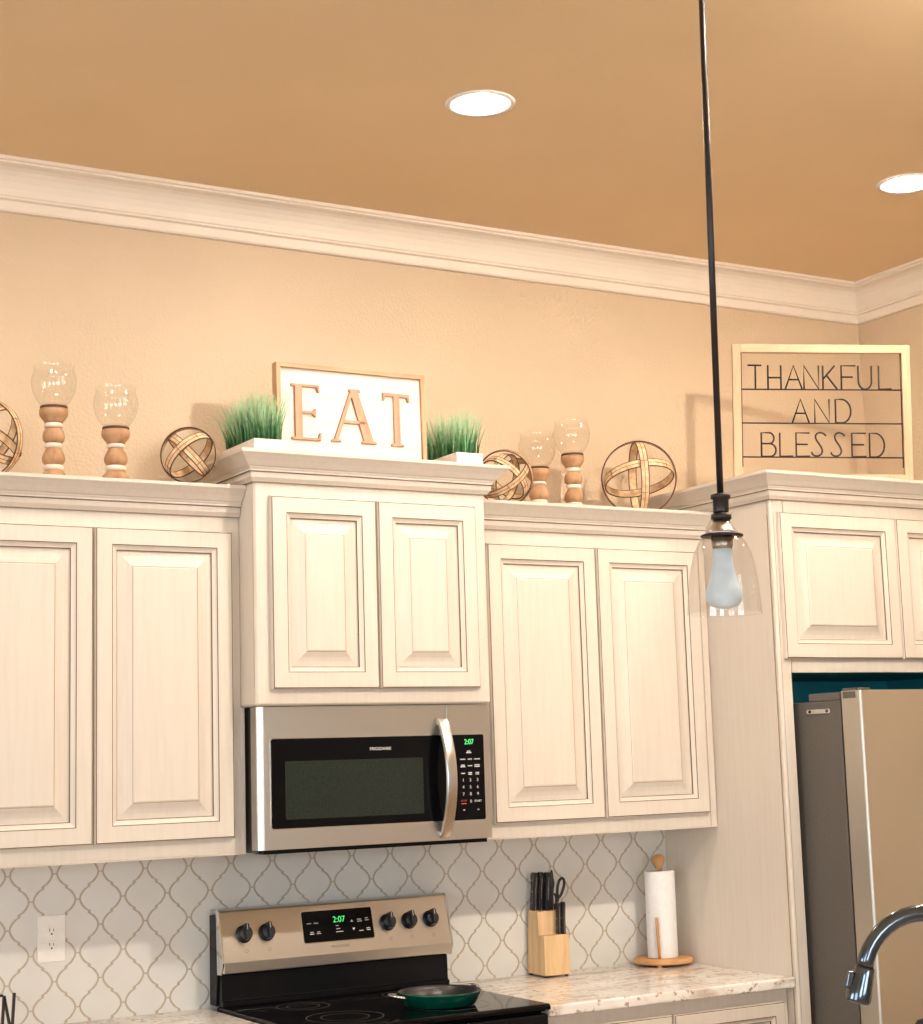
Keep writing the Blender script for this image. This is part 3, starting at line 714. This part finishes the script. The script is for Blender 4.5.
# ------------------------------------------------------------------ things on the cabinet tops
def holder(x, y, z, tall, label):
    t = thing('candle_holder', label, 'candle holder', (x, y, z), (0, 0, rnd.uniform(0, 6)), 'turned wood candle holders with glass cups')
    if tall:
        wood_segs = [('foot', [(.036, 0), (.038, .004), (.038, .012), (.030, .022), (.024, .029)]),
                     ('turned_bulb', [(.022, .044), (.030, .052), (.032, .062), (.029, .074), (.022, .087), (.020, .091)]),
                     ('turned_bulb', [(.020, .105), (.028, .112), (.0305, .124), (.028, .138), (.020, .148)])]
        beads = [(.029, .044, .0275), (.091, .105, .0245), (.148, .162, .0255)]; c0 = .162
    else:
        wood_segs = [('foot', [(.036, 0), (.0385, .004), (.038, .016), (.028, .026), (.024, .031)]),
                     ('turned_bulb', [(.023, .046), (.031, .054), (.033, .065), (.029, .078), (.021, .092), (.020, .096)])]
        beads = [(.031, .046, .029), (.096, .108, .0255)]; c0 = .108
    for nme, pr in wood_segs:
        mb = MB(); mb.lathe(pr, seg=28); mb.build(nme, 'turned', t)
    for a, b, r in beads:
        mb = MB(); mb.lathe([(r-.004, a), (r-.001, a+.003), (r, (a+b)/2), (r-.001, b-.003), (r-.004, b)], seg=28); mb.build('bead', 'bead', t)
    mb = MB(); mb.lathe([(.024, c0), (.027, c0+.005), (.037, c0+.018), (.0395, c0+.024), (.0395, c0+.037), (.036, c0+.0405)], seg=32); mb.build('cup', 'turned', t)
    c1 = c0+.0405
    mb = MB(); mb.lathe([(.0375, c1), (.0375, c1+.0065), (.033, c1+.0065)], seg=32); mb.build('collar', 'cord', t)
    g = c1+.007
    mb = MB(); mb.cap = False
    mb.lathe([(.0, g+.001), (.030, g+.001), (.038, g+.006), (.049, g+.020), (.058, g+.040), (.0625, g+.062), (.0615, g+.080), (.056, g+.094), (.0545, g+.104), (.0575, g+.114)], seg=44); gl = mb.build('glass_cup', 'glass', t)
    return t
ZL = ZUT; 
holder(-.545, -.255, ZL, True, 'taller candle holder at far left, beside the cropped woven ball')
holder(-.379, -.290, ZL, False, 'shorter candle holder on left cabinet, next to small woven ball')
holder(1.122, -.135, ZL, False, 'shorter candle holder on right cabinet, beside the tucked woven ball')
holder(1.262, -.135, ZL, True, 'taller candle holder on right cabinet, near the large woven ball')
FWD = Vector((.505, .863, 0)); RGT = Vector((.863, -.505, 0)); UPV = Vector((0, 0, 1))
def ball(c, R, hoops, label, w=.020):
    """hoops: ring axes given as (right, up, away) directions as the ball lies"""
    t = thing('woven_ball', label, 'decorative ball', c, group='rattan hoop balls')
    for hi, (ar, au, af) in enumerate(hoops):
        ax = (RGT*ar+UPV*au+FWD*af).normalized(); Q = ax.to_track_quat('Z', 'Y').to_matrix()
        mb = MB(); n = 56; r0 = R-.0040*hi; th = .0032
        prof = [(-w/2, r0), (-w/2, r0-th), (w/2, r0-th), (w/2, r0)]
        vs = []; fs = []
        for i in range(n):
            a = 2*PI*i/n
            for (h, r) in prof: vs.append(Q @ Vector((r*math.cos(a), r*math.sin(a), h)))
        for i in range(n):
            j = (i+1) % n
            for k in range(4): k2 = (k+1) % 4; fs.append((i*4+k, i*4+k2, j*4+k2, j*4+k))
        mb.add(vs, fs, 0)
        for hh, rr in ((-w/2, .0021), (w/2, .0021), (0, .0009)): mb.tube([Q @ Vector(((r0-(th/2 if hh else 0))*math.cos(2*PI*i/n), (r0-(th/2 if hh else 0))*math.sin(2*PI*i/n), hh)) for i in range(n)], rr, 6, 1, closed=True)
        for q in range(7):     # dark ties across the band
            a = 2*PI*q/7+hi; ca, sa = math.cos(a), math.sin(a)
            mb.tube([Q @ Vector(((r0+.0004)*ca, (r0+.0004)*sa, -w/2)), Q @ Vector(((r0+.0004)*ca, (r0+.0004)*sa, w/2))], .0008, 5, 1)
        mb.build('hoop', ['rattan', 'cord'], t)
    return t
D = math.radians
ball((-.724, -.235, ZL+.1085), .108, [(.35, .1, .93), (-.75, .6, .2), (.6, .75, -.3)], 'woven ball cut off by the left frame edge on cabinet top', .022)
ball((-.176, -.325, ZL+.0835), .080, [(.03, .02, 1), (-.66, .74, .22), (.72, .69, .10)], 'small woven ball at right end of left cabinet top', .021)
ball((.925, -.245, ZL+.0930), .090, [(.25, .3, .9), (-.52, .72, -.48), (.62, .70, .35), (-.85, .25, .45)], 'small woven ball tucked beside the raised middle cabinet', .020)
ball((1.4815, -.205, ZL+.1285), .1265, [(.06, .05, 1), (1, .02, .075), (-.13, 1, .30)], 'large open woven ball at right on cabinet top', .025)

def planter(x0, x1, y0, y1, z, h, gx, top, lean, n, seed, label):
    t = thing('grass_planter', label, 'potted grass', ((x0+x1)/2, (y0+y1)/2, z), group='whitewashed boxes of grass')
    a, b = (x1-x0)/2, (y1-y0)/2; w = .007
    mb = MB(); mb.box(-a, a, -b, b, 0, .006); mb.box(-a, a, -b, -b+w, .006, h); mb.box(-a, a, b-w, b, .006, h); mb.box(-a, -a+w, -b+w, b-w, .006, h); mb.box(a-w, a, -b+w, b-w, .006, h)
    mb.build('box', 'whitewash', t, .001)
    mb = MB(); mb.box(-a+w, a-w, -b+w, b-w, .006, h-.006); mb.build('soil', 'soil', t)
    r = random.Random(seed); mb = MB(); tip = []
    for i in range(n):
        bx, by = r.uniform(-a+w+.003, a-w-.003), r.uniform(-b+w+.003, b-w-.003)
        L = top*r.uniform(.66, 1.05); fx = (bx/a)*gx*r.uniform(.3, 1.2)+r.gauss(lean, .012); fx = min(fx, a+.010-bx) if lean == 0 else fx; fy = (by/b)*.03+r.gauss(0, .014)
        ang = r.uniform(0, PI); wd = r.uniform(.0024, .0046); ca, sa = math.cos(ang)*wd, math.sin(ang)*wd
        vs = []; S = 5
        for k in range(S):
            s_ = k/(S-1); px = bx+fx*s_**1.6; py = by+fy*s_**1.6; pz = h-.007+L*(s_-.10*s_*s_*(abs(fx)/.03)); ww = (1-s_*.92)
            vs += [(px-ca*ww, py-sa*ww, pz), (px+ca*ww, py+sa*ww, pz)]; tip += [s_+r.uniform(-.1, .1)]*2
        mb.add(vs, [(2*k, 2*k+1, 2*k+3, 2*k+2) for k in range(S-1)], 0, True)
    g = mb.build('grass', 'grass', t); g['kind'] = 'stuff'
    at = g.data.attributes.new('tip', 'FLOAT', 'POINT')
    for i, v in enumerate(tip): at.data[i].value = v
    return t
planter(-.019, .084, -.425, -.185, ZMT, .038, .045, .162, .0, 520, 3, 'fuller box of green grass left of the EAT sign')
planter(.668, .760, -.385, -.165, ZMT, .048, .030, .168, .010, 300, 5, 'smaller box of green grass right of the EAT sign')

# EAT sign
EX0, EX1, EY, EZ0, EZ1 = .098, .5955, -.330, ZMT, 2.7810
t = thing('word_sign', 'framed white board with wooden letters EAT', 'sign', (EX0, EY, EZ0), (D(-1.2), 0, 0))
W, Hh = EX1-EX0, EZ1-EZ0; fw = .0135
mb = MB(); mb.box(fw, W-fw, .012, .020, fw, Hh-fw); mb.build('board', 'board', t)
mb = MB(); mb.box(0, fw, 0, .032, 0, Hh); mb.build('frame_stile', 'frame_v', t, .0008)
mb = MB(); mb.box(W-fw, W, 0, .032, 0, Hh); mb.build('frame_stile', 'frame_v', t, .0008)
mb = MB(); mb.box(fw, W-fw, 0, .032, Hh-fw, Hh); mb.build('frame_rail', 'frame_h', t, .0008)
mb = MB(); mb.box(fw, W-fw, 0, .032, 0, fw); mb.build('frame_rail', 'frame_h', t, .0008)
def serif_letter(ch, x, z, w, h):
    """slab of solid strokes with wedge serifs"""
    mb = MB(); th = .009; y1, y0 = .0118, .0118-th
    def P(pts): mb.prism([(x+a*w, z+b*h) for a, b in pts], 'y', y0, y1)
    if ch == 'E':
        P([(.12, .035), (.36, .035), (.36, .965), (.12, .965)]); P([(0, 0), (.98, 0), (.98, .045), (0, .045)]); P([(0, .955), (.95, .955), (.95, 1), (0, 1)])
        P([(.88, .045), (.98, .045), (1.0, .14), (.94, .14)]); P([(.86, .955), (.95, .955), (.97, .87), (.91, .87)])
        P([(.36, .475), (.78, .475), (.78, .52), (.36, .52)]); P([(.70, .475), (.78, .42), (.82, .42), (.82, .575), (.78, .575), (.70, .52)])
    if ch == 'A':
        P([(.06, .035), (.15, .035), (.50, .93), (.42, .93)]); P([(.72, .035), (.93, .035), (.60, .96), (.43, .96)]); P([(.26, .35), (.74, .35), (.72, .41), (.28, .41)])
        P([(0, 0), (.22, 0), (.20, .04), (.02, .04)]); P([(.66, 0), (1, 0), (.98, .04), (.68, .04)]); P([(.40, .955), (.66, .955), (.64, 1), (.42, 1)])
    if ch == 'T':
        P([(.40, .035), (.62, .035), (.62, .955), (.40, .955)]); P([(.0, .94), (1, .94), (1, 1), (0, 1)]); P([(0, .94), (.10, .94), (.05, .85), (0, .85)]); P([(.90, .94), (1, .94), (1, .85), (.95, .85)])
        P([(.28, 0), (.76, 0), (.74, .045), (.30, .045)])
    mb.build('letter', 'letter', t, .0008)
# positions on the board (from left, bottom)
serif_letter('E', .0480, .0640, .0960, .1680); serif_letter('A', .1760, .0660, .1520, .1640); serif_letter('T', .3530, .0640, .0900, .1640)

# THANKFUL AND BLESSED sign, set across the corner
SX, SY = 1.731, -.400; SA = -.5293
t = thing('word_sign', 'open pine frame with wire words THANKFUL AND BLESSED', 'sign', (SX, SY, ZFT+.022), (0, D(2.1), SA))
SW, SH, fb = .599, .462, .028
mb = MB(); mb.box(0, fb, -.010, .010, 0, SH); mb.build('frame_stile', 'pine_v', t, .001)
mb = MB(); mb.box(SW-fb, SW, -.010, .010, 0, SH); mb.build('frame_stile', 'pine_v', t, .001)
mb = MB(); mb.box(fb, SW-fb, -.010, .010, SH-fb, SH); mb.build('frame_rail', 'pine_h', t, .001)
mb = MB(); mb.box(fb, SW-fb, -.010, .010, 0.0, .017); mb.build('frame_rail', 'pine_h', t, .001)
for px_, pz_ in ((.19, SH-.013), (.36, SH-.013), (.54, SH-.013), (.52, .010)):
    mb = MB(); mb.lathe([(.004, 0), (.004, .001)], seg=12, mat=Matrix.Rotation(PI/2, 4, 'X')); mb.build('knot', 'oak', t, loc=(px_, -.010, pz_))
WV = (.308, .192, .076); WR = .0031
for v in WV:
    mb = MB(); mb.tube([(fb-.002, 0, v), (SW-fb+.002, 0, v)], .0024, 8); mb.build('wire', 'iron', t)
for u in (fb+.0025, SW-fb-.0025):
    mb = MB(); mb.tube([(u, 0, .042), (u, 0, SH-fb)], .0020, 8); mb.build('wire', 'iron', t)
def bez(pts, n=10):
    def B(p, s):
        while len(p) > 1: p = [(a[0]*(1-s)+b[0]*s, a[1]*(1-s)+b[1]*s) for a, b in zip(p, p[1:])]
        return p[0]
    return [B(pts, i/n) for i in range(n+1)]
def ell(cx, cy, rx, ry, a0, a1, n=14): return [(cx+rx*math.cos(math.radians(a0+(a1-a0)*i/n)), cy+ry*math.sin(math.radians(a0+(a1-a0)*i/n))) for i in range(n+1)]
GL = {'T': [[(0, 1), (1, 1)], [(.55, 1), (.55, 0)]], 'H': [[(0, 0), (0, 1)], [(1, 0), (1, 1)], [(0, .48), (1, .48)]],
      'A': [[(0, 0), (.5, 1), (1, 0)], [(.2, .40), (.8, .40)]], 'N': [[(0, 0), (0, 1), (1, 0), (1, 1)]],
      'K': [[(0, 0), (0, 1)], [(.85, 1), (0, .42)], [(.25, .60), (1, 0)]], 'F': [[(0, 0), (0, 1), (1, 1)], [(0, .52), (.8, .52)]],
      'U': [[(0, 1), (0, .35)] + ell(.5, .35, .5, .35, 180, 360) + [(1, 1)]], 'L': [[(0, 1), (0, .02), (1, .02)]],
      'D': [[(0, 0), (0, 1), (.4, 1)] + ell(.4, .5, .6, .5, 90, -90) + [(0, 0)]],
      'B': [[(0, 0), (0, 1), (.55, 1)] + ell(.55, .77, .32, .23, 90, -90) + [(0, .54)], [(.55, .54)] + ell(.6, .27, .4, .27, 90, -90) + [(0, 0)]],
      'E': [[(1, 1), (0, 1), (0, .02), (1, .02)], [(0, .52), (.85, .52)]],
      'S': [bez([(.95, .88), (.55, 1.25), (-.25, .95), (.1, .50), (.65, .62), (1.35, .30), (.7, -.22), (.0, -.03), (0, .20)], 22)]}
def wire_word(word, spans, v):
    for ch, (a, b) in zip(word, spans):
        u0, w = (a-256)/1030, (b-a)/1030
        mb = MB()
        for st in GL[ch]: mb.tube([(u0+p[0]*w, 0, v+.002+p[1]*.081) for p in st], WR, 7)
        mb.build('letter', 'iron', t)
wire_word('THANKFUL', [(310, 358), (380, 425), (440, 498), (505, 556), (571, 620), (635, 685), (694, 740), (765, 808)], WV[0])
wire_word('AND', [(462, 520), (540, 590), (612, 665)], WV[1])
wire_word('BLESSED', [(353, 403), (417, 462), (473, 520), (526, 580), (593, 645), (666, 715), (727, 778)], WV[2])

# ------------------------------------------------------------------ lamps
LBL = ['round recessed ceiling light left of the pendant rod', 'round recessed ceiling light at right frame edge', 'round recessed ceiling light just outside the top left of the view',
       'round recessed ceiling light over the island, leftmost of its row', 'round recessed ceiling light over the island, middle of its row', 'round recessed ceiling light over the island, rightmost of its row']
for (x, y), lb in zip(CANS, LBL):
    t = thing('recessed_light', lb, 'ceiling light', (x, y, H), group='recessed ceiling lights')
    mb = MB(); mb.cap = False; mb.lathe([(.070, .004), (.072, -.003), (.092, -.005), (.096, -.001), (.096, 0)], seg=48); mb.lathe([(.070, .004), (.064, .034)], seg=48); mb.build('trim_ring', 'can_trim', t)
    if abs(x-1.12) < .01:      # swivelling fitting aimed at the kitchen wall
        q = Vector((.0, .86, -.50)).to_track_quat('Z', 'Y').to_matrix().to_4x4()
        mb = MB(); mb.cap = False; mb.lathe([(.056, -.050), (.060, -.002), (.060, .004), (.054, .004), (.052, .0)], seg=40, mat=q); mb.build('swivel_housing', 'can_trim', t, loc=(0, 0, -.022))
        mb = MB(); mb.lathe([(.0535, -.004), (.0535, .0)], seg=40, mat=q); mb.build('lens', 'lens_swivel', t, loc=(0, 0, -.022))
        continue
    mb = MB(); mb.lathe([(.0600, .034), (.0585, .022), (.053, .010), (.040, .001), (.022, -.004), (0, -.005)], seg=40); mb.build('lens', 'lens', t)

# pendant
PB = Vector((.0325, -2.4190, 2.0560))
t = thing('pendant_light', 'dark bronze rod pendant with clear glass bell shade', 'pendant lamp', (PB.x, PB.y, PB.z), (D(.15), D(.95), 0)); t.scale = (1, 1, .92)
mb = MB(); mb.tube([(0, 0, .01), (0, 0, 1.429)], .0061, 14); mb.build('rod', 'bronze', t)
mb = MB(); mb.lathe([(.060, 1.405), (.058, 1.425), (.0, 1.4275)], seg=32); mb.build('canopy', 'bronze', t)
mb = MB(); mb.lathe([(.008, .020), (.018, .017), (.0185, .010), (.0145, .007), (.0145, -.016), (.0135, -.020)], seg=24); mb.build('socket', 'bronze', t)
mb = MB(); mb.lathe([(.012, -.020), (.0185, -.022), (.0190, -.031), (.0150, -.034)], seg=24); mb.build('socket_ring', 'bronze', t)
mb = MB(); mb.lathe([(.0150, -.034), (.0170, -.041), (.0255, -.054), (.0350, -.063)], seg=32); mb.build('shade_holder', 'nickel', t)
mb = MB(); mb.lathe([(.033, -.062), (.0385, -.063), (.0385, -.0665), (.033, -.067)], seg=36); mb.build('holder_ring', 'bronze', t)
mb = MB(); mb.cap = False; mb.lathe([(.0335, -.067), (.0430, -.078), (.0520, -.100), (.0585, -.130), (.0625, -.160), (.0650, -.190), (.0668, -.216), (.0672, -.219), (.0655, -.219)], seg=56); mb.build('glass_shade', 'shade_glass', t)
mb = MB(); mb.lathe([(.020, -.067), (.019, -.086), (.016, -.094)], seg=24); mb.build('lamp_socket', 'nickel', t)
mb = MB(); mb.lathe([(.0165, -.086), (.018, -.105), (.0195, -.125), (.025, -.150), (.031, -.170), (.0335, -.180), (.032, -.192), (.025, -.202), (.012, -.208), (0, -.209)], seg=32); mb.build('bulb', 'bulb', t)

# ------------------------------------------------------------------ island, faucet, dispenser
t = thing('kitchen_island', 'kitchen island with granite top carrying the gooseneck faucet', 'island')
mb = MB(); mb.box(-.95, 1.55, -3.62, -2.62, .10, .872); mb.box(-.90, 1.50, -3.57, -2.67, 0, .10); mb.build('body', 'cab', t, .002)
mb = MB(); mb.box(-1.0, 1.60, -3.67, -2.57, .8725, .904); mb.build('top', 'granite', t, .006, seg=3)
FH = Vector((.865, -.500, 0)).normalized()
R_ = .0745
F0 = Vector((-.4186, -3.3133, 1.3390))       # centre of the gooseneck arc
t = thing('faucet', 'dark polished gooseneck faucet with pull-down spray head', 'faucet', (F0.x+FH.x*R_, F0.y+FH.y*R_, .904))
base = Vector(t.location)
def L_(p): return Vector(p)-base
pts = [base+Vector((0, 0, .03)), base+Vector((0, 0, .2)), Vector((base.x, base.y, F0.z-.02))]
for a in range(0, 172, 9): pts.append(F0+FH*R_*math.cos(D(a))+Vector((0, 0, R_*math.sin(D(a))))) 
mb = MB(); mb.tube([L_(p) for p in pts], .0100, 20); mb.build('spout', 'faucet', t)
mb = MB(); mb.lathe([(.030, 0), (.030, .006), (.022, .012), (.019, .045), (.014, .052)], seg=32); mb.build('base_collar', 'faucet', t)
end = pts[-1]; axis = (pts[-2]-pts[-1]).normalized()
dirn = (-axis + FH*-.05).normalized()
q = dirn.to_track_quat('Z', 'Y').to_matrix().to_4x4()
mb = MB(); mb.lathe([(.0105, -.003), (.0118, .000), (.0124, .007), (.0134, .016), (.0148, .027), (.0152, .036), (.0145, .039), (.012, .040), (.0, .038)], seg=32, mat=q); mb.build('spray_head', 'faucet', t, loc=L_(end))
mb = MB(); mb.lathe([(.0108, -.003), (.0116, -.001), (.0110, .001)], seg=28, mat=q); mb.build('joint_ring', 'bronze', t, loc=L_(end))
bt = MB(); bt.prism(rrect(-.005, .005, -.010, .010, .003), 'x', -.003, .004)
side = (-FH*1.0 + Vector((0, 0, .15))).normalized()
qb = Matrix.Rotation(-.5293, 4, 'Z') @ Matrix.Rotation(PI, 4, 'Z') @ Matrix.Rotation(D(-14), 4, 'Y')
bo = bt.build('spray_button', 'faucet', t, .0012); bo.matrix_local = Matrix.Translation(L_(end)+dirn*.012-FH*.0150) @ qb
mb = MB(); mb.tube([(0, 0, .09), (.03, -.03, .10), (.05, -.05, .16)], [.009, .007, .005], 12); mb.build('lever', 'faucet', t)
SD = Vector((-.2035, -2.995, .904))
SD = Vector((-.352, -3.300, .904)) + FH*.035 + Vector((-.02, .035, 0))
t = thing('soap_dispenser', 'dark bronze soap pump beside the faucet, mostly below the frame', 'soap dispenser', SD)
mb = MB(); mb.lathe([(.022, 0), (.022, .006), (.014, .012), (.0125, .24), (.015, .26), (.016, .335), (.012, .346)], seg=24); mb.build('body', 'bronze', t)
mb = MB(); mb.tube([(0, 0, .35), (0, 0, .370), (-.012, .004, .378), (-.045, .02, .372), (-.052, .022, .362)], [.008, .008, .0075, .006, .005], 12); mb.build('nozzle', 'bronze', t)

# ------------------------------------------------------------------ light
w = bpy.data.worlds.new('sky'); SC.world = w; w.use_nodes = True
nt = w.node_tree; bg = nt.nodes['Background']; sk = nt.nodes.new('ShaderNodeTexSky'); sk.sky_type = 'NISHITA'; sk.sun_disc = False; sk.sun_elevation = D(35)
nt.links.new(sk.outputs[0], bg.inputs['Color']); bg.inputs['Strength'].default_value = .35
def area(name, loc, rot, sx, sy, power, col):
    l = bpy.data.lights.new(name, 'AREA'); l.shape = 'RECTANGLE'; l.size = sx; l.size_y = sy; l.energy = power; l.color = col
    o = bpy.data.objects.new(name, l); COL.objects.link(o); o.location = loc; o.rotation_euler = rot; return o
for i, (u0, u1, z0, z1) in enumerate(WF): area('window_daylight', ((u0+u1)/2, YW-.15, (z0+z1)/2), (PI/2, 0, 0), u1-u0, z1-z0, 105, (.80, .90, 1.0))  # area lamps outside the added windows, standing in for daylight
for i, (u0, u1, z0, z1) in enumerate(WL): area('window_daylight', (XW-.15, (u0+u1)/2, (z0+z1)/2), (PI/2, 0, -PI/2), u1-u0, z1-z0, 85, (.80, .90, 1.0))

# ------------------------------------------------------------------ camera
V = dict(cx=-1.9426, cy=-4.8557, cz=1.6129, yaw=0.5293, pitch=0.1461, roll=-0.03, f=1721.5493, px=459.7838, py=504.0752)
f = Vector((math.sin(V['yaw'])*math.cos(V['pitch']), math.cos(V['yaw'])*math.cos(V['pitch']), math.sin(V['pitch'])))
r = Vector((math.cos(V['yaw']), -math.sin(V['yaw']), 0)); u = r.cross(f)
r2 = r*math.cos(V['roll'])+u*math.sin(V['roll']); u2 = -r*math.sin(V['roll'])+u*math.cos(V['roll'])
cd = bpy.data.cameras.new('camera'); cam = bpy.data.objects.new('camera', cd); COL.objects.link(cam)
cam.matrix_world = Matrix(((r2.x, u2.x, -f.x, V['cx']), (r2.y, u2.y, -f.y, V['cy']), (r2.z, u2.z, -f.z, V['cz']), (0, 0, 0, 1)))
cd.sensor_fit = 'VERTICAL'; cd.sensor_height = 24; cd.lens = V['f']/1024*24
cd.shift_x = (461.5-V['px'])/1024; cd.shift_y = (V['py']-512)/1024; cd.clip_start = .05
SC.camera = cam
vs = SC.view_settings; vs.view_transform = 'Standard'; vs.look = 'None'; vs.gamma = 1; vs.use_curve_mapping = False; vs.exposure = -.17
SC.cycles.use_denoising = True
SC.cycles.max_bounces = 10; SC.cycles.diffuse_bounces = 5; SC.cycles.glossy_bounces = 4; SC.cycles.transparent_max_bounces = 24
SC.cycles.sample_clamp_indirect = 6; SC.cycles.caustics_reflective = False; SC.cycles.caustics_refractive = False
